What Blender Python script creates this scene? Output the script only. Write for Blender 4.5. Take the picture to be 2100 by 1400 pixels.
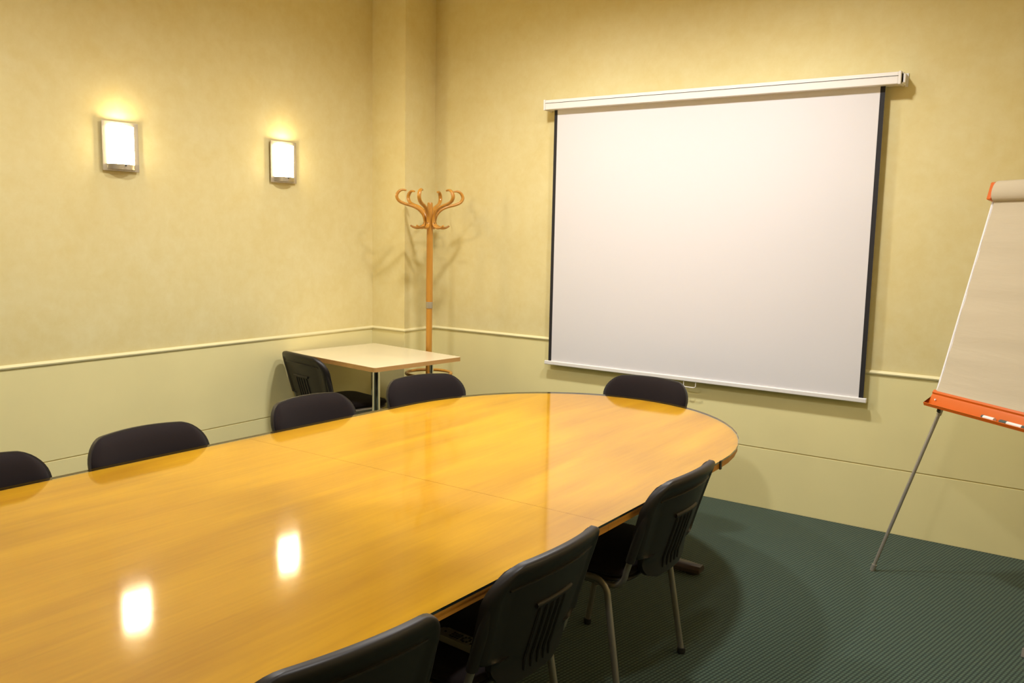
import bpy, bmesh, math, random
from mathutils import Vector, Matrix
random.seed(4)
PI = math.pi
scene = bpy.context.scene
for o in list(bpy.data.objects):
    bpy.data.objects.remove(o)
C = scene.collection

# ------------------------------------------------------------------ camera
F_PX = 1788.34
YAW, PITCH, ROLL = -0.60901527, -0.12614614, 0.02016191
cam_d = bpy.data.cameras.new('camera')
cam_d.sensor_fit = 'HORIZONTAL'; cam_d.sensor_width = 36.0
cam_d.lens = F_PX / 2100.0 * 36.0
cam_d.clip_start = 0.02
cam = bpy.data.objects.new('camera', cam_d); C.objects.link(cam)
fw = Vector((math.sin(YAW)*math.cos(PITCH), math.cos(YAW)*math.cos(PITCH), math.sin(PITCH)))
rt = Vector((math.cos(YAW), -math.sin(YAW), 0)); up = rt.cross(fw)
r2 = rt*math.cos(ROLL) + up*math.sin(ROLL); u2 = -rt*math.sin(ROLL) + up*math.cos(ROLL)
M = Matrix((r2, u2, -fw)).transposed().to_4x4()
M.translation = Vector((4.58913, -5.07205, 1.63))
cam.matrix_world = M
scene.camera = cam

# ------------------------------------------------------------------ world, exposure
w = bpy.data.worlds.new('world'); scene.world = w; w.use_nodes = True
w.node_tree.nodes['Background'].inputs[0].default_value = (1, .9, .75, 1)
w.node_tree.nodes['Background'].inputs[1].default_value = 0.0
vs = scene.view_settings
vs.view_transform = 'Standard'; vs.look = 'None'; vs.gamma = 1.0; vs.exposure = 0.22
vs.use_curve_mapping = False

DOWN_W = 215.0        # watts of each recessed downlight
DOWN_COL = (.97, .97, .98)
SCONCE_E = 34.0      # emission of the sconce glass
SCONCE_W = .8       # watts of the bulb inside a sconce
CEIL = 3.35
RX, RY = 5.7, -7.8   # room extents

# ------------------------------------------------------------------ materials
MATS = {}
def nt(m):
    m.use_nodes = True
    n = m.node_tree; b = n.nodes['Principled BSDF']
    return n, b
def mat(name, col, rough=.5, metal=0., spec=.5, bump=None, var=None, coat=0., sheen=0.):
    m = bpy.data.materials.new(name); n, b = nt(m)
    b.inputs['Base Color'].default_value = (*col, 1); b.inputs['Roughness'].default_value = rough
    b.inputs['Metallic'].default_value = metal; b.inputs['Specular IOR Level'].default_value = spec
    b.inputs['Coat Weight'].default_value = coat; b.inputs['Sheen Weight'].default_value = sheen
    tc = n.nodes.new('ShaderNodeTexCoord')
    if var:
        sc, amt, stretch = var
        mp = n.nodes.new('ShaderNodeMapping'); mp.inputs['Scale'].default_value = stretch
        n.links.new(tc.outputs['Object'], mp.inputs[0])
        ns = n.nodes.new('ShaderNodeTexNoise'); ns.inputs['Scale'].default_value = sc; ns.inputs['Detail'].default_value = 5
        n.links.new(mp.outputs[0], ns.inputs[0])
        rp = n.nodes.new('ShaderNodeValToRGB')
        rp.color_ramp.elements[0].position = .3; rp.color_ramp.elements[1].position = .7
        rp.color_ramp.elements[0].color = (*[c*(1-amt) for c in col], 1)
        rp.color_ramp.elements[1].color = (*[min(1, c*(1+amt)) for c in col], 1)
        n.links.new(ns.outputs[0], rp.inputs[0]); n.links.new(rp.outputs[0], b.inputs['Base Color'])
    if bump:
        sc, st, dist = bump
        ns = n.nodes.new('ShaderNodeTexNoise'); ns.inputs['Scale'].default_value = sc; ns.inputs['Detail'].default_value = 4
        n.links.new(tc.outputs['Object'], ns.inputs[0])
        bp = n.nodes.new('ShaderNodeBump'); bp.inputs['Strength'].default_value = st; bp.inputs['Distance'].default_value = dist
        n.links.new(ns.outputs[0], bp.inputs['Height']); n.links.new(bp.outputs[0], b.inputs['Normal'])
    MATS[name] = m
    return m

def wall_material():
    m = bpy.data.materials.new('wallpaper'); n, b = nt(m)
    tc = n.nodes.new('ShaderNodeTexCoord')
    def noise(sc, det, rough=.6, dist=0):
        ns = n.nodes.new('ShaderNodeTexNoise'); ns.inputs['Scale'].default_value = sc
        ns.inputs['Detail'].default_value = det; ns.inputs['Roughness'].default_value = rough
        ns.inputs['Distortion'].default_value = dist
        n.links.new(tc.outputs['Object'], ns.inputs[0]); return ns
    a = noise(3.0, 7, .6, .5); c = noise(14.0, 6, .65, .2)
    mx = n.nodes.new('ShaderNodeMath'); mx.operation = 'MULTIPLY_ADD'; mx.inputs[1].default_value = .5
    n.links.new(c.outputs[0], mx.inputs[0])
    hf = n.nodes.new('ShaderNodeMath'); hf.operation = 'MULTIPLY'; hf.inputs[1].default_value = .5
    n.links.new(a.outputs[0], hf.inputs[0]); n.links.new(hf.outputs[0], mx.inputs[2])
    rp = n.nodes.new('ShaderNodeValToRGB'); e = rp.color_ramp.elements
    e[0].position = .36; e[0].color = (.725, .605, .280, 1)
    e[1].position = .64; e[1].color = (.775, .680, .365, 1)
    n.links.new(mx.outputs[0], rp.inputs[0]); n.links.new(rp.outputs[0], b.inputs['Base Color'])
    b.inputs['Roughness'].default_value = .75; b.inputs['Specular IOR Level'].default_value = .25
    bp = n.nodes.new('ShaderNodeBump'); bp.inputs['Strength'].default_value = .12; bp.inputs['Distance'].default_value = .004
    n.links.new(c.outputs[0], bp.inputs['Height']); n.links.new(bp.outputs[0], b.inputs['Normal'])
    return m

def carpet_material():
    m = bpy.data.materials.new('carpet'); n, b = nt(m)
    tc = n.nodes.new('ShaderNodeTexCoord')
    mp = n.nodes.new('ShaderNodeMapping'); mp.inputs['Rotation'].default_value = (0, 0, math.radians(11))
    n.links.new(tc.outputs['Object'], mp.inputs[0])
    sx = n.nodes.new('ShaderNodeSeparateXYZ'); n.links.new(mp.outputs[0], sx.inputs[0])
    def math_(op, a, bb=None, cc=None):
        q = n.nodes.new('ShaderNodeMath'); q.operation = op
        for i, v in enumerate((a, bb, cc)):
            if v is None: continue
            if isinstance(v, (int, float)): q.inputs[i].default_value = v
            else: n.links.new(v, q.inputs[i])
        return q.outputs[0]
    k = 2*PI/.0155
    rx = math_('SINE', math_('MULTIPLY', sx.outputs[0], k))
    ry = math_('SINE', math_('MULTIPLY', sx.outputs[1], 2*PI/.0175))
    rib = math_('MULTIPLY_ADD', rx, .5, .5)
    loop = math_('MULTIPLY_ADD', ry, .5, .5)
    hgt = math_('MULTIPLY', math_('POWER', rib, .8), math_('MULTIPLY_ADD', loop, .55, .45))
    ns = n.nodes.new('ShaderNodeTexNoise'); ns.inputs['Scale'].default_value = 260; ns.inputs['Detail'].default_value = 3
    n.links.new(tc.outputs['Object'], ns.inputs[0])
    h2 = math_('MULTIPLY_ADD', ns.outputs[0], .35, math_('SUBTRACT', hgt, .17))
    rp = n.nodes.new('ShaderNodeValToRGB'); e = rp.color_ramp.elements
    e[0].position = .1; e[0].color = (.014, .027, .019, 1)
    e[1].position = .75; e[1].color = (.062, .100, .068, 1)
    n.links.new(h2, rp.inputs[0]); n.links.new(rp.outputs[0], b.inputs['Base Color'])
    b.inputs['Roughness'].default_value = .9; b.inputs['Specular IOR Level'].default_value = .15
    b.inputs['Sheen Weight'].default_value = .15
    bp = n.nodes.new('ShaderNodeBump'); bp.inputs['Strength'].default_value = .5; bp.inputs['Distance'].default_value = .003
    n.links.new(h2, bp.inputs['Height']); n.links.new(bp.outputs[0], b.inputs['Normal'])
    return m

def wood_material(name, lo, hi, rough=.4, axis=1, scale=1.0, coat=0.):
    m = bpy.data.materials.new(name); n, b = nt(m)
    tc = n.nodes.new('ShaderNodeTexCoord')
    def layer(sc, st, det, dist):
        mp = n.nodes.new('ShaderNodeMapping'); s = [1, 1, 1]; s[axis] = st
        mp.inputs['Scale'].default_value = s
        n.links.new(tc.outputs['Object'], mp.inputs[0])
        ns = n.nodes.new('ShaderNodeTexNoise'); ns.inputs['Scale'].default_value = sc*scale
        ns.inputs['Detail'].default_value = det; ns.inputs['Distortion'].default_value = dist
        n.links.new(mp.outputs[0], ns.inputs[0]); return ns.outputs[0]
    a = layer(7, .13, 4, .8); c = layer(70, .05, 3, .2)
    mx = n.nodes.new('ShaderNodeMath'); mx.operation = 'MULTIPLY_ADD'; mx.inputs[1].default_value = .3
    n.links.new(c, mx.inputs[0])
    hf = n.nodes.new('ShaderNodeMath'); hf.operation = 'MULTIPLY'; hf.inputs[1].default_value = .7
    n.links.new(a, hf.inputs[0]); n.links.new(hf.outputs[0], mx.inputs[2])
    rp = n.nodes.new('ShaderNodeValToRGB'); e = rp.color_ramp.elements
    e[0].position = .33; e[0].color = (*lo, 1); e[1].position = .66; e[1].color = (*hi, 1)
    n.links.new(mx.outputs[0], rp.inputs[0]); n.links.new(rp.outputs[0], b.inputs['Base Color'])
    b.inputs['Roughness'].default_value = rough; b.inputs['Coat Weight'].default_value = coat
    b.inputs['Coat Roughness'].default_value = .08
    return m

def glass_sheet_material():
    m = bpy.data.materials.new('table_glass'); m.use_nodes = True
    n = m.node_tree; n.nodes.clear()
    out = n.nodes.new('ShaderNodeOutputMaterial'); mix = n.nodes.new('ShaderNodeMixShader')
    tr = n.nodes.new('ShaderNodeBsdfTransparent'); tr.inputs[0].default_value = (.985, .985, .97, 1)
    gl = n.nodes.new('ShaderNodeBsdfGlossy'); gl.inputs['Roughness'].default_value = .085
    fr = n.nodes.new('ShaderNodeFresnel'); fr.inputs['IOR'].default_value = 1.66
    tc = n.nodes.new('ShaderNodeTexCoord')
    ns = n.nodes.new('ShaderNodeTexNoise'); ns.inputs['Scale'].default_value = 30; ns.inputs['Detail'].default_value = 6
    n.links.new(tc.outputs['Object'], ns.inputs[0])
    mr = n.nodes.new('ShaderNodeMapRange'); mr.inputs['To Min'].default_value = .05; mr.inputs['To Max'].default_value = .11
    n.links.new(ns.outputs[0], mr.inputs['Value']); n.links.new(mr.outputs[0], gl.inputs['Roughness'])
    n.links.new(fr.outputs[0], mix.inputs[0]); n.links.new(tr.outputs[0], mix.inputs[1]); n.links.new(gl.outputs[0], mix.inputs[2])
    n.links.new(mix.outputs[0], out.inputs[0])
    return m

def emit_material(name, col, strength):
    m = bpy.data.materials.new(name); n, b = nt(m)
    b.inputs['Base Color'].default_value = (.9, .88, .82, 1)
    b.inputs['Emission Color'].default_value = (*col, 1); b.inputs['Emission Strength'].default_value = strength
    return m

M_WALL = wall_material()
M_DADO = mat('dado_paint', (.85, .752, .375), .45, var=(2.5, .03, (1, 1, 1)))
M_RAIL = mat('rail_paint', (.81, .73, .42), .4)
M_CEIL = mat('ceiling_paint', (.78, .72, .55), .8, var=(3, .02, (1, 1, 1)))
M_CARPET = carpet_material()
M_WOOD = wood_material('table_veneer', (.60, .302, .006), (.78, .446, .010), .45)
M_EDGE = wood_material('table_edge_veneer', (.48, .20, .02), (.62, .27, .03), .5)
M_GLASS = glass_sheet_material()
M_GEDGE = mat('glass_edge', (.012, .022, .018), .12, coat=.5)
M_CLIP = mat('black_clip', (.012, .012, .012), .4)
M_BASE = mat('table_base_paint', (.055, .036, .030), .45, bump=(300, .15, .001))
M_BLACK = mat('black_rubber', (.012, .012, .012), .6)
M_SHELL = mat('black_plastic', (.016, .0125, .011), .42, spec=.4, bump=(700, .12, .0006))
M_FABRIC = mat('black_fabric', (.0145, .0098, .0092), .95, spec=.15, bump=(900, .5, .001), sheen=.04)
M_TUBE = mat('grey_metal_paint', (.36, .335, .30), .36, metal=.75)
M_CHROME = mat('chrome', (.72, .72, .72), .08, metal=1.)
M_LAMIN = mat('cream_laminate', (.84, .74, .51), .22, var=(2, .015, (1, 1, 1)), coat=.3)
M_LEDGE = wood_material('beech_edge', (.46, .24, .07), (.58, .32, .10), .45)
M_BEECH = wood_material('bentwood_beech', (.43, .180, .020), (.59, .275, .036), .35, axis=2, coat=.25)
M_JOINT = mat('joint_metal', (.45, .40, .30), .4, metal=.6)
M_WHITE = mat('white_lacquer', (.84, .80, .76), .35)
M_FABW = mat('screen_fabric', (.74, .71, .715), .85, spec=.15, bump=(500, .05, .0005))
M_BORDER = mat('screen_black', (.012, .010, .012), .7)
M_STEEL = mat('brushed_steel', (.50, .45, .36), .34, metal=.9, var=(60, .08, (1, 1, .05)))
M_SGLASS = emit_material('lit_opal_glass', (1.0, .84, .54), SCONCE_E)
M_SGLASS2 = mat('frosted_glass', (.62, .55, .36), .3)
M_ORANGE = mat('orange_paint', (.66, .125, .003), .42)
M_PAPER = mat('flip_paper', (.55, .465, .32), .8, spec=.2)
M_BOARD = mat('board_white', (.82, .79, .78), .3)
M_LEGAL = mat('easel_alloy', (.44, .41, .37), .38, metal=.7)
M_PENW = mat('pen_white', (.80, .80, .76), .35)
M_PENC = mat('pen_cap', (.06, .09, .08), .4)
M_REMOTE = mat('remote_grey', (.34, .33, .28), .45)
M_KEYS = mat('remote_keys', (.03, .03, .035), .5)
M_LAMPIN = emit_material('lamp_disc', (1.0, .9, .75), 6.0)

# wrinkles on the flip chart paper
n, b = nt(M_PAPER)
tc = n.nodes.new('ShaderNodeTexCoord'); mp = n.nodes.new('ShaderNodeMapping'); mp.inputs['Scale'].default_value = (1.2, 9, 9)
n.links.new(tc.outputs['Object'], mp.inputs[0])
ns = n.nodes.new('ShaderNodeTexNoise'); ns.inputs['Scale'].default_value = 2.2; ns.inputs['Detail'].default_value = 5; ns.inputs['Distortion'].default_value = .5
n.links.new(mp.outputs[0], ns.inputs[0])
bp = n.nodes.new('ShaderNodeBump'); bp.inputs['Strength'].default_value = .35; bp.inputs['Distance'].default_value = .006
n.links.new(ns.outputs[0], bp.inputs['Height']); n.links.new(bp.outputs[0], b.inputs['Normal'])

# ------------------------------------------------------------------ helpers
def mesh_obj(name, bm, m, parent=None, smooth=None):
    bmesh.ops.recalc_face_normals(bm, faces=bm.faces)
    me = bpy.data.meshes.new(name); bm.to_mesh(me); bm.free()
    ms = m if isinstance(m, (list, tuple)) else [m]
    for q in ms: me.materials.append(q)
    if smooth is not None:
        me.polygons.foreach_set('use_smooth', [True]*len(me.polygons))
        me.set_sharp_from_angle(angle=math.radians(smooth))
    o = bpy.data.objects.new(name, me); C.objects.link(o)
    if parent: o.parent = parent
    return o
def tag(o, label, cat, group=None):
    o['label'] = label; o['category'] = cat
    if group: o['group'] = group
    return o
def empty(name, loc=(0, 0, 0), rz=0):
    o = bpy.data.objects.new(name, None); C.objects.link(o)
    o.empty_display_size = .1; o.location = loc; o.rotation_euler = (0, 0, rz)
    return o
def struct(o):
    o['kind'] = 'structure'; return o
def add_box(bm, x0, x1, y0, y1, z0, z1, bev=0.):
    vs_ = [bm.verts.new((x, y, z)) for z in (z0, z1) for y in (y0, y1) for x in (x0, x1)]
    fs = [(0, 2, 3, 1), (4, 5, 7, 6), (0, 1, 5, 4), (2, 6, 7, 3), (0, 4, 6, 2), (1, 3, 7, 5)]
    faces = [bm.faces.new([vs_[i] for i in f]) for f in fs]
    if bev:
        es = list({e for f in faces for e in f.edges})
        bmesh.ops.bevel(bm, geom=es, offset=bev, segments=2, affect='EDGES', profile=.5)
def box(name, x0, x1, y0, y1, z0, z1, m, parent=None, bev=0.):
    bm = bmesh.new(); add_box(bm, x0, x1, y0, y1, z0, z1, bev)
    return mesh_obj(name, bm, m, parent)
def bez(pts, n=6):
    """Catmull-Rom through points"""
    P = [Vector(p) for p in pts]; P = [2*P[0]-P[1]] + P + [2*P[-1]-P[-2]]; out = []
    for i in range(1, len(P)-2):
        for k in range(n):
            t = k/n
            a, b_, c, d = P[i-1], P[i], P[i+1], P[i+2]
            out.append(.5*((2*b_) + (c-a)*t + (2*a-5*b_+4*c-d)*t*t + (3*b_-a-3*c+d)*t**3))
    out.append(P[-2]); return out
def add_tube(bm, pts, ra, rb=None, n=10, side=None, closed=False, radii=None):
    """sweep an ellipse (ra along `side`, rb across) along pts"""
    rb = rb or ra
    P = [Vector(p) for p in pts]; N = len(P); rings = []
    prev = None
    for i, p in enumerate(P):
        if closed: t = (P[(i+1) % N]-P[i-1]).normalized()
        else: t = (P[min(i+1, N-1)]-P[max(i-1, 0)]).normalized()
        s = Vector(side) if side else (prev if prev else (Vector((0, 0, 1)) if abs(t.z) < .9 else Vector((1, 0, 0))))
        s = (s - t*s.dot(t)).normalized(); prev = s
        b_ = t.cross(s)
        k = radii[i] if radii else 1.
        rings.append([bm.verts.new(p + s*(math.cos(a)*ra*k) + b_*(math.sin(a)*rb*k)) for a in [2*PI*j/n for j in range(n)]])
    M_ = N if closed else N-1
    for i in range(M_):
        A, B = rings[i], rings[(i+1) % N]
        for j in range(n):
            bm.faces.new((A[j], A[(j+1) % n], B[(j+1) % n], B[j]))
    if not closed:
        bm.faces.new(list(reversed(rings[0]))); bm.faces.new(rings[-1])
def tube(name, pts, ra, m, parent=None, rb=None, n=10, side=None, closed=False, radii=None):
    bm = bmesh.new(); add_tube(bm, pts, ra, rb, n, side, closed, radii)
    return mesh_obj(name, bm, m, parent, 50)
def add_lathe(bm, prof, n=24, cx=0, cy=0):
    rings = []
    for r, z in prof:
        if r < 1e-6: rings.append([bm.verts.new((cx, cy, z))])
        else: rings.append([bm.verts.new((cx+r*math.cos(2*PI*j/n), cy+r*math.sin(2*PI*j/n), z)) for j in range(n)])
    for A, B in zip(rings, rings[1:]):
        for j in range(n):
            k = (j+1) % n
            if len(A) == 1 and len(B) == 1: continue
            if len(A) == 1: bm.faces.new((A[0], B[j], B[k]))
            elif len(B) == 1: bm.faces.new((A[j], A[k], B[0]))
            else: bm.faces.new((A[j], A[k], B[k], B[j]))
def lathe(name, prof, m, parent=None, n=24, cx=0, cy=0, smooth=40):
    bm = bmesh.new(); add_lathe(bm, prof, n, cx, cy)
    return mesh_obj(name, bm, m, parent, smooth)
def add_prism(bm, outline, z0, z1, top_mat=0, side_mat=0, bot_mat=0):
    b_ = [bm.verts.new((x, y, z0)) for x, y in outline]; t = [bm.verts.new((x, y, z1)) for x, y in outline]
    N = len(outline)
    f = bm.faces.new(t); f.material_index = top_mat
    f = bm.faces.new(list(reversed(b_))); f.material_index = bot_mat
    for i in range(N):
        j = (i+1) % N
        f = bm.faces.new((b_[i], b_[j], t[j], t[i])); f.material_index = side_mat
def round_rect(hx, hy, r, n=6, cx=0, cy=0):
    out = []
    for sx, sy, a0 in ((1, 1, 0), (-1, 1, 90), (-1, -1, 180), (1, -1, 270)):
        for k in range(n+1):
            a = math.radians(a0 + 90*k/n)
            out.append((cx+sx*(hx-r)+r*math.cos(a), cy+sy*(hy-r)+r*math.sin(a)))
    return out
def copy_tree(o, parent=None):
    c = o.copy(); C.objects.link(c)
    if parent: c.parent = parent
    for ch in list(o.children): copy_tree(ch, c)
    return c

# ------------------------------------------------------------------ room shell
T = .15
PX, PY = .320, -.330       # corner pillar
HR, HG = .880, .3655       # rail underside, groove
floor = struct(box('floor', -T, RX+T, RY-T, T, -.10, 0, M_CARPET))
ceiling = struct(box('ceiling', -T, RX+T, RY-T, T, CEIL, CEIL+.1, M_CEIL))
wall_left = struct(box('wall_left', -T, 0, RY, T, 0, CEIL, M_WALL))
wall_back = struct(box('wall_back', 0, RX+T, 0, T, 0, CEIL, M_WALL))
wall_right = struct(box('wall_right', RX, RX+T, RY, 0, 0, CEIL, M_WALL))
wall_front = struct(box('wall_front', -T, RX+T, RY-T, RY, 0, CEIL, M_WALL))
wall_corner = struct(box('wall_corner', 0, PX, PY, 0, 0, CEIL, M_WALL))
D = .006
def dado(parent, horiz, a0, a1, plane, sgn):
    """two painted boards with a recessed joint; sgn = direction into the room"""
    for z0, z1 in ((.0, HG-.003), (HG+.003, HR+.004)):
        p0, p1 = sorted((plane, plane+sgn*D))
        if horiz == 'y': o = box('dado_panel', p0, p1, a0, a1, z0, z1, M_DADO, parent, .0015)
        else: o = box('dado_panel', a0, a1, p0, p1, z0, z1, M_DADO, parent, .0015)
dado(wall_left, 'y', RY, PY-D, 0, 1)
dado(wall_corner, 'x', 0, PX+D, PY, -1)
dado(wall_corner, 'y', PY, -D, PX, 1)
dado(wall_back, 'x', PX, RX, 0, -1)
# chair rail moulding, one run along the wall, the pillar and the back wall
def rail_run(name, path):
    prof = [(0, 0), (.012, .002), (.016, .008), (.016, .013), (.010, .019), (.004, .024), (0, .024)]
    bm = bmesh.new(); rings = []
    for i, (x, y, ox, oy) in enumerate(path):
        rings.append([bm.verts.new((x+ox*d, y+oy*d, HR+z)) for d, z in prof])
    for A, B in zip(rings, rings[1:]):
        for j in range(len(prof)):
            k = (j+1) % len(prof); bm.faces.new((A[j], A[k], B[k], B[j]))
    bm.faces.new(rings[0]); bm.faces.new(list(reversed(rings[-1])))
    return struct(mesh_obj(name, bm, M_RAIL, None, 35))
rail_run('trim_1', [(0, RY, 1, 0), (0, PY, 1, -1), (PX, PY, 1, -1), (PX, 0, 1, -1), (RX, 0, 0, -1)])

# ------------------------------------------------------------------ ceiling downlights (out of frame)
def downlight(x, y, k, where):
    r = empty('ceiling_downlight', (x, y, CEIL))
    lathe('trim_ring', [(.110, 0), (.145, 0), (.145, -.006), (.135, -.010), (.113, -.006), (.110, 0)], M_WHITE, r, 28)
    lathe('lamp_disc', [(0, -.001), (.109, -.001), (.109, -.004), (0, -.004)], M_LAMPIN, r, 28)
    tag(r, 'round recessed ceiling downlight above the ' + where, 'ceiling light', 'recessed ceiling downlights')
    ld = bpy.data.lights.new('downlight_beam', 'SPOT'); ld.energy = DOWN_W*k; ld.color = DOWN_COL
    ld.spot_size = math.radians(168); ld.spot_blend = 1.0; ld.shadow_soft_size = .11
    lo = bpy.data.objects.new('downlight_beam', ld); C.objects.link(lo); lo.location = (0, 0, -.02); lo.parent = r
for x, y, k, where in ((1.7, -1.3, .95, 'left of the rounded table end'), (3.0, -1.3, 1.0, 'right of the rounded table end'),
                       (1.6, -3.3, 1.0, 'far side of the table middle'), (3.9, -3.6, .5, 'near side of the table middle'),
                       (1.7, -5.9, .25, 'far side of the near table end'), (3.9, -5.9, .3, 'near side of the near table end')):
    downlight(x, y, k, where)

# ------------------------------------------------------------------ wall sconces
def make_sconce():
    """local: +x out of the wall, y along the wall, z up, origin at plate centre on the wall"""
    r = empty('wall_sconce')
    hy, hz = .107, .133
    box('wall_mount', 0, .014, -.06, .06, -.08, .08, M_STEEL, r, .002)
    bm = bmesh.new(); add_box(bm, .014, .018, -hy, hy, -hz, hz, .001)
    mesh_obj('back_plate', bm, M_STEEL, r)
    # bowed opal glass
    bm = bmesh.new(); NU, NV = 14, 10; th = .004
    def P_(u, v, off):
        y = .080*u; z = -.096 + .206*v
        bow = .018 + .044*(1-u*u)**.75*(.92+.10*v) + off
        return (bow, y, z)
    outer = [[bm.verts.new(P_(-1+2*i/NU, j/NV, 0)) for i in range(NU+1)] for j in range(NV+1)]
    inner = [[bm.verts.new((max(.0185, P_(-1+2*i/NU, j/NV, -th)[0]), P_(-1+2*i/NU, j/NV, 0)[1]*.955, P_(0, j/NV, 0)[2])) for i in range(NU+1)] for j in range(NV+1)]
    for G in (outer, inner):
        for j in range(NV):
            for i in range(NU): bm.faces.new((G[j][i], G[j][i+1], G[j+1][i+1], G[j+1][i]))
    for j in (0, NV):
        for i in range(NU): bm.faces.new((outer[j][i], outer[j][i+1], inner[j][i+1], inner[j][i]))
    for i in (0, NU):
        for j in range(NV): bm.faces.new((outer[j][i], outer[j+1][i], inner[j+1][i], inner[j][i]))
    mesh_obj('glass_shade', bm, M_SGLASS, r, 50)
    # lower cup of steel that carries the glass
    bm = bmesh.new()
    out = [(.018, -.083)] + [(.018+.044*(1-u*u)**.75*.93+.002, .083*u) for u in [-1+2*i/14 for i in range(1, 14)]] + [(.018, .083)]
    add_prism(bm, out, -.124, -.096)
    mesh_obj('shade_holder', bm, M_STEEL, r, 40)
    tube('screw', [(.058, 0, -.103), (.065, 0, -.103)], .004, M_CLIP, r, n=8)
    # the two clips that hold the glass at the top
    for s in (-.02, .02):
        tube('wire_clip', [(.018, s*1.2, .112), (.036, s, .118), (.056, s*.8, .114), (.0645, s*.8, .100)], .0017, M_STEEL, r, n=6)
    ld = bpy.data.lights.new('sconce_bulb', 'POINT'); ld.energy = SCONCE_W; ld.color = (1., .78, .42); ld.shadow_soft_size = .015
    lo = bpy.data.objects.new('sconce_bulb', ld); C.objects.link(lo); lo.location = (.040, 0, .075); lo.parent = r
    return r
sc1 = make_sconce(); sc1.location = (0, -2.311, 2.045)
tag(sc1, 'lit steel-framed wall sconce with bowed glass, the one farther from the corner', 'wall lamp', 'wall sconces')
sc2 = copy_tree(sc1); sc2.location = (0, -1.173, 2.045)
for x, y, rz, lab in ((0, -3.449, 0, 'lit steel-framed wall sconce beyond the left photo edge'),
                      (RX, -1.173, PI, 'lit steel-framed sconce on the right wall beside the flip chart'),
                      (RX, -2.311, PI, 'lit steel-framed sconce on the right wall, second from the back wall')):
    q = copy_tree(sc1); q.location = (x, y, 2.045); q.rotation_euler = (0, 0, rz)
    tag(q, lab, 'wall lamp', 'wall sconces')
tag(sc2, 'lit steel-framed wall sconce with bowed glass, nearest the corner pillar', 'wall lamp', 'wall sconces')

# ------------------------------------------------------------------ projection screen
ps = empty('projection_screen', (1.393, 0, .72))
tag(ps, 'large white pull-down projection screen with black side borders on the back wall', 'projection screen')
ps_l = lambda x, y, z: (x-1.393, y, z-.72)
def pbox(name, x0, x1, y0, y1, z0, z1, m, parent=ps, bev=0.):
    return box(name, x0-1.393, x1-1.393, y0, y1, z0-.72, z1-.72, m, parent, bev)
case = pbox('screen_case', 1.352, 3.538, -.100, -.012, 2.430, 2.492, M_WHITE, ps, .004)
pbox('case_cap', 1.338, 1.352, -.103, -.010, 2.427, 2.495, M_WHITE, case, .003)
pbox('case_cap', 3.538, 3.552, -.103, -.010, 2.427, 2.495, M_WHITE, case, .003)
pbox('case_seam', 1.352, 3.538, -.1012, -.099, 2.470, 2.4725, M_CLIP, case)
pbox('case_seam', 1.352, 3.538, -.1022, -.099, 2.4725, 2.476, M_WHITE, case)
for x in (1.330, 3.5535):
    bm = bmesh.new()
    x0 = x-1.393
    add_box(bm, x0, x0+.006, -.085, -.005, 2.430-.72, 2.490-.72)
    add_box(bm, x0, x0+.016, -.085, -.078, 2.438-.72, 2.482-.72)
    add_box(bm, x0, x0+.016, -.008, -.001, 2.425-.72, 2.495-.72)
    mesh_obj('wall_bracket', bm, M_WHITE, ps)
fab = pbox('screen_sheet', 1.396, 3.468, -.0515, -.0500, .745, 2.435, M_FABW, ps)
pbox('black_border', 1.396, 1.419, -.0522, -.0515, .745, 2.435, M_BORDER, fab)
pbox('black_border', 3.443, 3.468, -.0522, -.0515, .745, 2.435, M_BORDER, fab)
pbox('bottom_bar', 1.368, 3.486, -.062, -.040, .724, .750, M_WHITE, ps, .004)
tube('pull_handle', [ps_l(2.40, -.052, .726), ps_l(2.40, -.054, .695), ps_l(2.412, -.054, .688), ps_l(2.468, -.054, .688), ps_l(2.48, -.054, .695), ps_l(2.48, -.052, .726)], .003, M_WHITE, ps, n=8)

# ------------------------------------------------------------------ meeting table
HT = .720
TX, YT = 2.445, -.742
def TXf(y): return TX + .024*min(0, y+1.85)
B_, YC = 1.00, -1.742
def table_outline(y_lo, inset=0.):
    """closed outline of the whole table: barrel sides, elliptic ends"""
    pts = []
    yn = -6.60+B_            # centre of the near end ellipse
    W = lambda y: .868 + .033*(1-((y+3.67)/1.95)**2)
    N = 28
    for k in range(N+1):     # far end, left to right
        a = PI - PI*k/N
        pts.append((TXf(YC) + (W(YC)-inset)*math.cos(a), YC + (B_-inset)*math.sin(a)))
    for k in range(1, 12):
        y = YC + (yn-YC)*k/12
        pts.append((TXf(y) + W(y)-inset, y))
    for k in range(N+1):
        a = -PI*k/N
        pts.append((TXf(yn) + (W(yn)-inset)*math.cos(a), yn + (B_-inset)*math.sin(a)))
    for k in range(1, 12):
        y = yn + (YC-yn)*k/12
        pts.append((TXf(y) - W(y)+inset, y))
    return pts
def cut_outline(pts, ya, yb):
    """clip a convex outline to ya<=y<=yb"""
    def clip(p, f):
        out = []
        for i in range(len(p)):
            a, b_ = p[i], p[(i+1) % len(p)]
            fa, fb = f(a), f(b_)
            if fa >= 0: out.append(a)
            if fa*fb < 0:
                t = fa/(fa-fb); out.append((a[0]+(b_[0]-a[0])*t, a[1]+(b_[1]-a[1])*t))
        return out
    return clip(clip(pts, lambda q: q[1]-ya), lambda q: yb-q[1])
tbl = empty('meeting_table', (TX, -3.67, 0))
tag(tbl, 'long glossy golden-wood meeting table with rounded end and glass top', 'table')
def to_local(pts): return [(x-TX, y+3.67) for x, y in pts]
full = table_outline(0)
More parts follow.
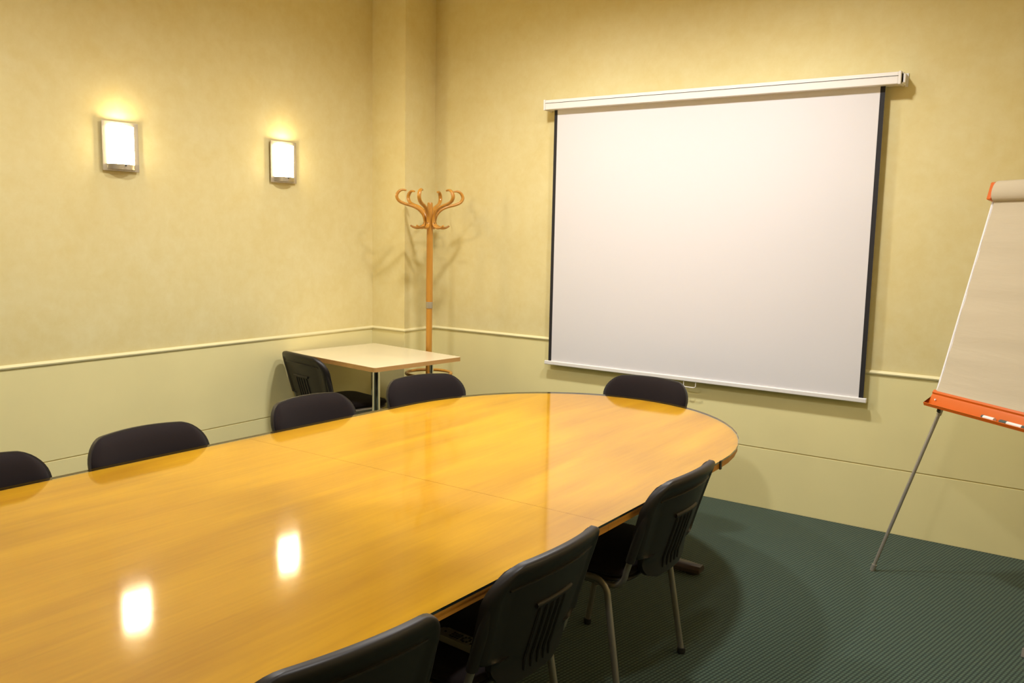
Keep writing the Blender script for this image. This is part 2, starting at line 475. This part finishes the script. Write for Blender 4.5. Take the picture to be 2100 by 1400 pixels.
for ya, yb in ((-2.683, 0), (-4.66, -2.685), (-7, -4.662)):
    seg = cut_outline(table_outline(0, .004), ya, yb)
    bm = bmesh.new(); add_prism(bm, to_local(seg), HT-.034, HT-.008, 0, 1, 1)
    mesh_obj('top_panel', bm, [M_WOOD, M_EDGE], tbl)
bm = bmesh.new(); add_prism(bm, to_local(full), HT-.0078, HT, 0, 1, 2)
f_bot = [f for f in bm.faces if f.material_index == 2]
bmesh.ops.delete(bm, geom=f_bot, context='FACES_ONLY')
mesh_obj('glass_top', bm, [M_GLASS, M_GEDGE], tbl)
# dark edge clips
def edge_clip(i):
    (x0, y0), (x1, y1) = full[i], full[(i+1) % len(full)]
    d = Vector((x1-x0, y1-y0, 0)).normalized(); nrm = Vector((-d.y, d.x, 0))
    if nrm.dot(Vector((x0-TX, y0+3.67, 0))) < 0: nrm = -nrm
    p = Vector((x0-TX, y0+3.67, HT-.019))
    bm = bmesh.new()
    vs_ = []
    for dz in (-.017, .0195):
        for s in (-.008, .008):
            for o in (-.002, .003): vs_.append(bm.verts.new(p + d*s + nrm*o + Vector((0, 0, dz))))
    for f in ((0, 1, 3, 2), (4, 5, 7, 6), (0, 1, 5, 4), (2, 3, 7, 6), (0, 2, 6, 4), (1, 3, 7, 5)): bm.faces.new([vs_[k] for k in f])
    mesh_obj('edge_clip', bm, M_CLIP, tbl)
for i in (28,): edge_clip(i)
# base: columns on flat cross feet
for yb in (-1.22, -3.62, -5.98):
    y = yb+3.67
    ft = bmesh.new()
    rows = []
    for k in range(17):
        s = -1+2*k/16; x = .60*s
        ww = .045*(1-.0*abs(s)); hh = .062 - .020*abs(s)
        if abs(s) > .93: ww *= .72
        rows.append((x, ww, hh))
    rings = [[ft.verts.new((x, y+a*ww, z)) for a, z in ((-1, .014), (-1, hh-.014), (-.6, hh), (.6, hh), (1, hh-.014), (1, .014))] for x, ww, hh in rows]
    for A, B in zip(rings, rings[1:]):
        for j in range(6): ft.faces.new((A[j], A[(j+1) % 6], B[(j+1) % 6], B[j]))
    ft.faces.new(rings[0]); ft.faces.new(list(reversed(rings[-1])))
    fo = mesh_obj('cross_foot', ft, M_BASE, tbl, 40)
    for s in (-1, 1):
        lathe('glide', [(0, 0), (.036, 0), (.036, .018), (0, .018)], M_BLACK, fo, 18, s*.555, y)
    bm = bmesh.new()
    for s in (-.11, .11): add_box(bm, s-.035, s+.035, y-.03, y+.03, .05, HT-.055, .006)
    mesh_obj('column', bm, M_BASE, tbl)
    box('top_beam', -.50, .50, y-.03, y+.03, HT-.06, HT-.035, M_BASE, tbl, .003)
for s in (-.36, .36):
    box('long_beam', s-.02, s+.02, -2.25, 2.35, HT-.075, HT-.035, M_BASE, tbl, .003)

# ------------------------------------------------------------------ stacking chairs
def make_chair():
    """local: +y the way the sitter faces, origin on the floor between the feet"""
    r = empty('visitor_chair')
    # --- backrest shell
    ZT, ZS, ZB = .822, .533, .438
    HWT = .262
    def yc(z): return -.243 - .30*max(0, z-.50) - .06*min(0, z-.50)
    def hw(z):
        w_ = HWT - .030*max(0, (.74-z))/.16*.5
        rc = .098
        if z > ZT-rc: w_ = w_ - rc + math.sqrt(max(0, rc*rc-(z-(ZT-rc))**2))*.98
        return w_
    def hwl(z):
        rc = .075; w_ = .168 + .02*(z-ZB)/.09
        if z < ZB+rc: w_ = w_ - rc + math.sqrt(max(0, rc*rc-(ZB+rc-z)**2))
        return w_
    def curve(x): return .055*(x/HWT)**2 - .012
    def crown(x, z): return z - .016*(x/HWT)**2*max(0, min(1, (z-.60)/.2))
    rows = []
    for k in range(7): z = ZB + (ZS-ZB)*k/6; rows.append((z, hwl(z)))
    rows.append((ZS+.002, hw(ZS)-.012)); rows.append((ZS+.012, hw(ZS+.01)))
    for k in range(1, 9): z = ZS+.012 + (ZT-.098-ZS-.012)*k/8; rows.append((z, hw(z)))
    for k in range(1, 10):
        a = k/9*PI/2; z = ZT-.098+.098*math.sin(a); rows.append((z, hw(z)))
    NU = 22
    def rear(u, x, z, w_):
        # thick rolled rim, recessed field inside
        e = min((1-abs(u))*w_, ZT-z)
        q = min(1, e/.020)
        rim = .003 + .019*math.sqrt(max(0, 1-(1-q)**2))
        if e > .034: rim -= .009*min(1, (e-.034)/.012)
        if z < ZS: rim = .012
        return rim
    bm = bmesh.new(); A_, B2 = [], []
    us = [-1, -.992, -.975, -.95, -.92, -.89, -.86, -.81, -.68, -.52, -.36, -.18, 0, .18, .36, .52, .68, .81, .86, .89, .92, .95, .975, .992, 1]
    # flat-topped rows: same u on every row
    for z, w_ in rows:
        ra_, rb_ = [], []
        for u in us:
            x = u*w_
            lean = yc(z) + curve(x)
            ra_.append(bm.verts.new((x, lean+.006, crown(x, z)))); rb_.append(bm.verts.new((x, lean-rear(u, x, z, w_), crown(x, z))))
        A_.append(ra_); B2.append(rb_)
    NN = len(us)
    for G in (A_, B2):
        for j in range(len(rows)-1):
            for i in range(NN-1): bm.faces.new((G[j][i], G[j][i+1], G[j+1][i+1], G[j+1][i]))
    for j in (0, len(rows)-1):
        for i in range(NN-1): bm.faces.new((A_[j][i], A_[j][i+1], B2[j][i+1], B2[j][i]))
    for i in (0, NN-1):
        for j in range(len(rows)-1): bm.faces.new((A_[j][i], A_[j+1][i], B2[j+1][i], B2[j][i]))
    shell = mesh_obj('back_shell', bm, M_SHELL, r, 60)
    # crease ridge following the top edge
    pts = []
    for k in range(17):
        x = -.20+.40*k/16; z = .757 - .012*(x/.2)**2
        pts.append((x, yc(z)+curve(x)-.0140, z))
    tube('crease_ridge', pts, .0042, M_SHELL, shell, n=6)
    # vent: lip and vertical ribs
    pts = []
    for k in range(9):
        x = -.085+.17*k/8; z = .668
        pts.append((x, yc(z)+curve(x)-.0155, z))
    tube('vent_lip', pts, .0080, M_SHELL, shell, rb=.0065, n=8)
    for x in (-.06, -.03, 0, .03, .06):
        bm = bmesh.new(); pp = [(x, yc(z)+curve(x)-.0135, z) for z in (.658, .645, .61, .56, .50, .465)]
        add_tube(bm, pp, .0065, .0055, 6, side=(1, 0, 0), radii=[.5, 1, 1, 1, 1, .5])
        mesh_obj('vent_rib', bm, M_SHELL, shell, 50)
    # side sleeves that take the uprights
    for s in (-1, 1):
        pp = [(s*(.238-.012*(z-.6)/.2*0), yc(z)+curve(.238)-.006, z) for z in (ZS-.004, .56, .63, .71, .755)]
        bm = bmesh.new(); add_tube(bm, pp, .020, .0155, 12, side=(1, 0, 0), radii=[1, 1, 1, .9, .35])
        mesh_obj('upright_sleeve', bm, M_SHELL, shell, 50)
    # --- upholstered front pad
    bm = bmesh.new(); G = []; K = []
    prows = [r_ for r_ in rows if r_[0] > .522]
    for z, w_ in prows:
        zz = min(z, ZT-.006)
        if z > ZT-.012: zz = ZT-.006
        ww = max(.02, w_-.010); g, k_ = [], []
        for u in us:
            x = u*ww; e = min((1-abs(u))*ww, ZT-.006-zz, max(0, zz-.52)+.004)
            bulge = .007 + .026*(1-math.exp(-max(0, e)/.018))
            lean = yc(zz)+curve(x)
            g.append(bm.verts.new((x, lean+bulge, crown(x, zz)))); k_.append(bm.verts.new((x, lean+.0062, crown(x, zz))))
        G.append(g); K.append(k_)
    for Q in (G, K):
        for j in range(len(prows)-1):
            for i in range(NN-1): bm.faces.new((Q[j][i], Q[j][i+1], Q[j+1][i+1], Q[j+1][i]))
    for j in (0, len(prows)-1):
        for i in range(NN-1): bm.faces.new((G[j][i], G[j][i+1], K[j][i+1], K[j][i]))
    for i in (0, NN-1):
        for j in range(len(prows)-1): bm.faces.new((G[j][i], G[j+1][i], K[j+1][i], K[j][i]))
    mesh_obj('back_pad', bm, M_FABRIC, r, 60)
    # --- seat: cushion over a plastic pan
    def slab(name, hx, y0, y1, rr, z0, z1, m, edge):
        bm = bmesh.new(); cy = (y0+y1)/2; hy = (y1-y0)/2
        layers = [(z0, -edge), (z0+edge, 0), (z1-edge*1.2, 0), (z1-edge*.4, -edge*.5), (z1, -edge*2.2)]
        rings = []
        for z, off in layers: rings.append([bm.verts.new((x, y, z)) for x, y in round_rect(hx+off, hy+off, rr, 6, 0, cy)])
        for A, B in zip(rings, rings[1:]):
            for j in range(len(A)): bm.faces.new((A[j], A[(j+1) % len(A)], B[(j+1) % len(A)], B[j]))
        bm.faces.new(list(reversed(rings[0])))
        c = bm.verts.new((0, cy, z1+.004))
        for j in range(len(rings[-1])): bm.faces.new((rings[-1][j], rings[-1][(j+1) % len(rings[-1])], c))
        return mesh_obj(name, bm, m, r, 50)
    slab('seat_pan', .232, -.205, .225, .07, 0.436, .454, M_SHELL, .006)
    slab('seat_cushion', .238, -.210, .232, .075, .4542, .486, M_FABRIC, .012)
    # --- tube frame
    for s in (-1, 1):
        xs, xf = s*.246, s*.258
        def arc(cy_, cz_, rad, a0, a1, n_=6):
            return [(xs, cy_+rad*math.cos(math.radians(a0+(a1-a0)*k/n_)), cz_+rad*math.sin(math.radians(a0+(a1-a0)*k/n_))) for k in range(n_+1)]
        side = [(xs, -.150, .372)] + arc(-.092, .389, .055, 172, 90) + arc(.092, .389, .055, 90, 8) + [(xs, .150, .372)]
        tube('side_rail', side, .0085, M_TUBE, r, rb=.0130, n=12, side=(1, 0, 0))
        for sy in (-1, 1):
            lg = tube('leg', [(xs, sy*.150, .373), (xf, sy*.212, .012)], .0085, M_TUBE, r, rb=.0130, n=12, side=(1, 0, 0))
            lathe('foot_cap', [(0, 0), (.013, 0), (.0165, .006), (.0165, .024), (0, .024)], M_BLACK, lg, 12, xf, sy*.212)
        xu = s*.224
        pp = [(xu, .16, 0.4240), (xu, -.10, 0.4240), (xu, -.148, 0.4240)]
        pp += [(xu+s*.012*k/7, -.148-.062*math.sin(math.radians(80*k/7)), 0.4990-.075*math.cos(math.radians(80*k/7))) for k in range(1, 8)]
        pp += [(s*.238, yc(.56)+curve(.238)-.006, .56), (s*.238, yc(.60)+curve(.238)-.006, .60)]
        tube('back_upright', pp, .0085, M_TUBE, r, rb=.0110, n=12, side=(1, 0, 0))
    for y in (-.10, .12):
        tube('cross_bar', [(-.244, y, 0.4240 if y > 0 else 0.4240), (.244, y, 0.4240)], .0085, M_TUBE, r, n=10)
    return r
chair0 = make_chair()
GRP = 'black stacking visitor chairs'
chairs = [
    (1.735, -3.762, -90, 'black chair cut off by the left photo edge, far side of the meeting table'),
    (1.755, -3.11, -90, 'black chair on the far side of the meeting table facing under the first sconce'),
    (1.745, -2.24, -90, 'black chair across the meeting table, overlapping the chair at the white table'),
    (1.745, -1.502, -105, 'black chair at the far rounded corner, directly before the coat stand'),
    (2.435, -.935, 180, 'black chair at the rounded table end in front of the projection screen'),
    (3.085, -2.275, 90, 'black chair on the near side, closest to the table\'s rounded end, backrest seen from behind'),
    (3.105, -3.175, 90, 'middle black chair of the near side with the remote control on its seat'),
    (3.081, -3.843, 81, 'nearest black chair, cut off by the bottom edge of the photo'),
    (.337, -.965, -11, 'black chair pushed up to the small white table by the wall'),
]
for i, (x, y, a, lab) in enumerate(chairs):
    c = chair0 if i == 0 else copy_tree(chair0)
    c.location = (x, y, 0); c.rotation_euler = (0, 0, math.radians(a))
    tag(c, lab, 'chair', GRP)

# ------------------------------------------------------------------ small white table in the corner
ang = math.radians(-7.5); WT = .79
BL = Vector((.112, -.422)); wu, wd = .918, .735
wt = empty('side_table', (BL.x, BL.y, 0), ang)      # local x along the back edge, local -y towards the camera
tag(wt, 'small cream-topped square table with chrome legs in the room corner', 'table')
o2 = round_rect(wu/2, wd/2, .02, 5, wu/2, -wd/2)
bm = bmesh.new(); add_prism(bm, o2, WT-.028, WT-.0015)
mesh_obj('table_edge', bm, M_LEDGE, wt, 40)
bm = bmesh.new(); add_prism(bm, round_rect(wu/2-.001, wd/2-.001, .019, 5, wu/2, -wd/2), WT-.0015, WT)
mesh_obj('laminate_top', bm, M_LAMIN, wt)
for x, y, rr in ((.79, -.62, .0255), (.715, -.085, .0135), (.10, -.10, .0135), (.012, -.55, .0135)):
    lg = lathe('leg', [(0, .004), (rr, .004), (rr, WT-.030), (0, WT-.030)], M_CHROME, wt, 24, x, y)
    lathe('foot_cap', [(0, 0), (rr+.004, 0), (rr+.004, .02), (0, .02)], M_BLACK, lg, 18, x, y)
    lathe('leg_flange', [(rr, WT-.034), (rr+.02, WT-.034), (rr+.02, WT-.028), (rr, WT-.028)], M_CHROME, lg, 18, x, y)

# ------------------------------------------------------------------ bentwood coat stand
cs = empty('coat_stand', (.633, -.420, 0))
tag(cs, 'tall bentwood coat stand with curled hooks standing behind the small table', 'coat stand')
lathe('pole', [(0, .05), (.018, .05), (.0205, .10), (.0215, .60), (.0215, 1.085), (0, 1.085)], M_BEECH, cs, 20)
lathe('pole_joint', [(.0200, 1.082), (.0245, 1.082), (.0250, 1.087), (.0250, 1.122), (.0245, 1.127), (.0200, 1.127)], M_JOINT, cs, 20)
lathe('pole', [(0, 1.124), (.0235, 1.124), (.0225, 1.40), (.0210, 1.68), (.0190, 1.79), (.0185, 1.806), (.015, 1.812), (0, 1.813)], M_BEECH, cs, 20)
prof = [(.165, 1.890), (.190, 1.893), (.213, 1.884), (.229, 1.862), (.230, 1.840), (.213, 1.816), (.178, 1.800), (.140, 1.790), (.104, 1.778), (.072, 1.758), (.047, 1.728), (.036, 1.695), (.036, 1.668), (.046, 1.654), (.066, 1.643), (.092, 1.639), (.116, 1.643), (.136, 1.654)]
for k in range(6):
    a = math.radians(60*k + 35.0 + 17)
    pts = [(p.x*math.cos(a), p.x*math.sin(a), p.z) for p in bez([(q[0], 0, q[1]) for q in prof], 3)]
    nn = len(pts); rad = [min(1, .55+.6*min(i, nn-1-i)/10) for i in range(nn)]
    hk = tube('hook', pts, .0140, M_BEECH, cs, n=10, side=(-math.sin(a), math.cos(a), 0), rb=.0105, radii=rad)
    for z in (1.715, 1.672):
        tube('screw', [(.042*math.cos(a), .042*math.sin(a), z), (.0475*math.cos(a), .0475*math.sin(a), z)], .0032, M_CLIP, hk, n=8)
ring = [(.158*math.cos(2*PI*k/40), .158*math.sin(2*PI*k/40), .622) for k in range(40)]
rg = tube('umbrella_ring', ring, .0105, M_BEECH, cs, n=10, closed=True)
vd = math.atan2(-5.072+.42, 4.589-.633)
for a in (vd, vd+PI):
    tube('ring_stay', [(.018*math.cos(a), .018*math.sin(a), .622), (.156*math.cos(a), .156*math.sin(a), .622)], .008, M_BEECH, rg, n=8)
for k in range(4):
    a = vd + PI/4 + PI/2*k
    pr = bez([(.024, 0, .50), (.030, 0, .40), (.060, 0, .30), (.130, 0, .24), (.200, 0, .17), (.228, 0, .08), (.225, 0, .012)], 4)
    tube('leg', [(p.x*math.cos(a), p.x*math.sin(a), p.z) for p in pr], .0125, M_BEECH, cs, n=10, side=(-math.sin(a), math.cos(a), 0))

# ------------------------------------------------------------------ flip chart easel
fc = empty('flip_chart', (4.046, -.937, 0), math.atan2(-.635, .772))
tag(fc, 'flip chart easel with cream paper pad, orange pen tray and clamp', 'flip chart')
AL = math.radians(14.3); ca, sa = math.cos(AL), math.sin(AL)
def ft_(s, t, nrm=0.):     # s across, t up along the leaning plane, nrm out of the front face
    return Vector((s, t*sa - nrm*ca, t*ca + nrm*sa))
def tilted_box(name, s0, s1, t0, t1, n0, n1, m, parent=fc, bev=0.):
    bm = bmesh.new(); add_box(bm, s0, s1, t0, t1, n0, n1, bev)
    for v in bm.verts: v.co = ft_(*v.co)
    return mesh_obj(name, bm, m, parent)
TB, TT = .922, 1.915
board = tilted_box('board', -.365, .365, TB, TT, -.012, .008, M_BOARD, fc, .002)
tilted_box('board_edge', -.369, -.359, TB, TT, -.013, .010, M_BOARD, board, .001)
tilted_box('board_edge', .359, .369, TB, TT, -.013, .010, M_BOARD, board, .001)
# paper pad: gently waved sheet
bm = bmesh.new(); NX, NY = 16, 40; lay = []
for off in (.0085, .013):
    g = []
    for j in range(NY+1):
        row = []
        for i in range(NX+1):
            s = -.352+.704*i/NX; t = TB+.016+(TT-TB-.05)*j/NY
            wv = .0012*math.sin(t*31+s*2.3)+.0009*math.sin(t*57-s*3) if off > .01 else 0
            lift = .010*max(0, 1-(j/NY)/.14)**2 if off > .01 else 0
            row.append(bm.verts.new(ft_(s, t, off+wv+lift)))
        g.append(row)
    lay.append(g)
for g in lay:
    for j in range(NY):
        for i in range(NX): bm.faces.new((g[j][i], g[j][i+1], g[j+1][i+1], g[j+1][i]))
for j in (0, NY):
    for i in range(NX): bm.faces.new((lay[0][j][i], lay[0][j][i+1], lay[1][j][i+1], lay[1][j][i]))
for i in (0, NX):
    for j in range(NY): bm.faces.new((lay[0][j][i], lay[0][j+1][i], lay[1][j+1][i], lay[1][j][i]))
mesh_obj('paper_pad', bm, M_PAPER, fc, 40)
# used sheets flipped over the top: a rolled fold
bm = bmesh.new(); rings = []
sec = []
for k in range(20):
    a = 2*PI*k/20
    sec.append((TT+.000+.050*math.sin(a), .018+.030*math.cos(a)))
for s in (-.349, -.12, .12, .349):
    rings.append([bm.verts.new(ft_(s, t, nn_)) for t, nn_ in sec])
for A, B in zip(rings, rings[1:]):
    for j in range(20): bm.faces.new((A[j], A[(j+1) % 20], B[(j+1) % 20], B[j]))
bm.faces.new(rings[0]); bm.faces.new(list(reversed(rings[-1])))
mesh_obj('paper_fold', bm, M_PAPER, fc, 40)
cb = tilted_box('clamp_bar', -.366, .366, TT-.034, TT+.036, -.010, .016, M_ORANGE, fc, .004)
for s in (-1, 1):
    s0, s1 = sorted((s*.350, s*.378)); tilted_box('clamp_end', s0, s1, TT-.046, TT+.040, -.012, .040, M_ORANGE, cb, .006)
# pen tray: bent sheet profile (t, n)
trp = [(TB+.020, .012), (TB+.020, .020), (TB+.006, .026), (TB-.002, .022), (TB-.012, .026), (TB-.058, .030), (TB-.065, .052), (TB-.052, .060), (TB-.050, .058), (TB-.062, .051), (TB-.0555, .027), (TB-.012, .0225), (TB-.004, .012)]
bm = bmesh.new(); rings = [[bm.verts.new(ft_(s, t, nn_)) for t, nn_ in trp] for s in (-.372, .372)]
for j in range(len(trp)): bm.faces.new((rings[0][j], rings[0][(j+1) % len(trp)], rings[1][(j+1) % len(trp)], rings[1][j]))
bm.faces.new(rings[0]); bm.faces.new(list(reversed(rings[1])))
tray = mesh_obj('pen_tray', bm, M_ORANGE, fc, 20)
tube('screw', [ft_(-.335, TB-.026, .028), ft_(-.335, TB-.026, .033)], .004, M_PENW, tray, n=8)
# legs
for s in (-1, 1):
    tube('leg', [ft_(s*.452, .026, -.006), ft_(s*.348, .86, -.030)], .0085, M_LEGAL, fc, n=12)
    lg = tube('leg_sleeve', [ft_(s*.352, .83, -.030), ft_(s*.235, 1.80, -.034)], .0115, M_LEGAL, fc, n=12)
    tube('clamp_knob', [ft_(s*.352, .845, -.030), ft_(s*.352+.022, .848, .0), ft_(s*.352+.032, .856, .008)], .0075, M_BLACK, lg, n=10)
    tube('foot', [Vector((s*.4535, .0065, 0)), ft_(s*.4500, .034, -.006)], .0125, M_LEGAL, fc, n=12)
tube('leg', [ft_(0, 1.78, -.034), Vector((0, .95, .020))], .0115, M_LEGAL, fc, n=12)
tube('foot', [Vector((0, .955, 0)), Vector((0, .937, .05))], .0125, M_BLACK, fc, n=12)
tilted_box('head_block', -.25, .25, 1.76, 1.82, -.046, -.013, M_BLACK, fc, .004)

# markers lying in the tray
fcm = Matrix.Translation((4.046, -.937, 0)) @ Matrix.Rotation(math.atan2(-.635, .772), 4, 'Z')
def marker(s0, length, capfrac, lab):
    r = empty('marker_pen')
    t, nn_ = TB-.0475, .0400
    p0, p1 = fcm @ ft_(s0, t, nn_), fcm @ ft_(s0+length, t, nn_)
    r.location = p0
    d = p1-p0
    tube('pen_barrel', [d*(capfrac-.02), d], 0.0100, M_PENW, r, n=14)
    tube('pen_cap', [d*0, d*.03, d*capfrac], 0.0106, M_PENC, r, n=14, radii=[.8, 1, 1])
    tag(r, lab, 'marker pen', 'markers in the flip chart tray')
marker(-.035, .070, .16, 'short white marker lying leftmost in the orange tray')
marker(.064, .118, .34, 'white marker with long dark cap, second in the orange tray')
marker(.186, .126, .30, 'white marker at the right photo edge of the orange tray')

# ------------------------------------------------------------------ remote control on the chair seat
rc = empty('remote_control', (3.178, -3.262, .4902), math.radians(-4))
tag(rc, 'grey remote control with dark keys lying on the middle near chair seat', 'remote control')
out = [(x, y) for x, y in round_rect(.095, .0235, .0225, 8)]
bm = bmesh.new(); add_prism(bm, out, 0, .019)
bmesh.ops.bevel(bm, geom=[e for e in bm.edges if abs(e.verts[0].co.z-e.verts[1].co.z) < 1e-5], offset=.004, segments=2, affect='EDGES')
body = mesh_obj('remote_body', bm, M_REMOTE, rc)
keys = [(-.062, 0, .004)]
for i in range(4):
    for j in (-1, 0, 1): keys.append((-.035+.009*i, .010*j, .0032))
for k in range(8): keys.append((.016+.013*math.cos(k*PI/4), .013*math.sin(k*PI/4), .0036))
for i in range(4):
    for j in (-1, 0, 1): keys.append((.042+.011*i, .011*j, .0034))
kb = None
for x, y, q in keys:
    if kb is None:
        bm = bmesh.new(); add_prism(bm, [(q*1.0*math.cos(a), q*math.sin(a)) for a in [2*PI*k/8 for k in range(8)]], .0185, .0203)
        kb = mesh_obj('key', bm, M_KEYS, rc); kb.location = (x, y, 0)
    else:
        c = kb.copy(); C.objects.link(c); c.location = (x, y, 0)
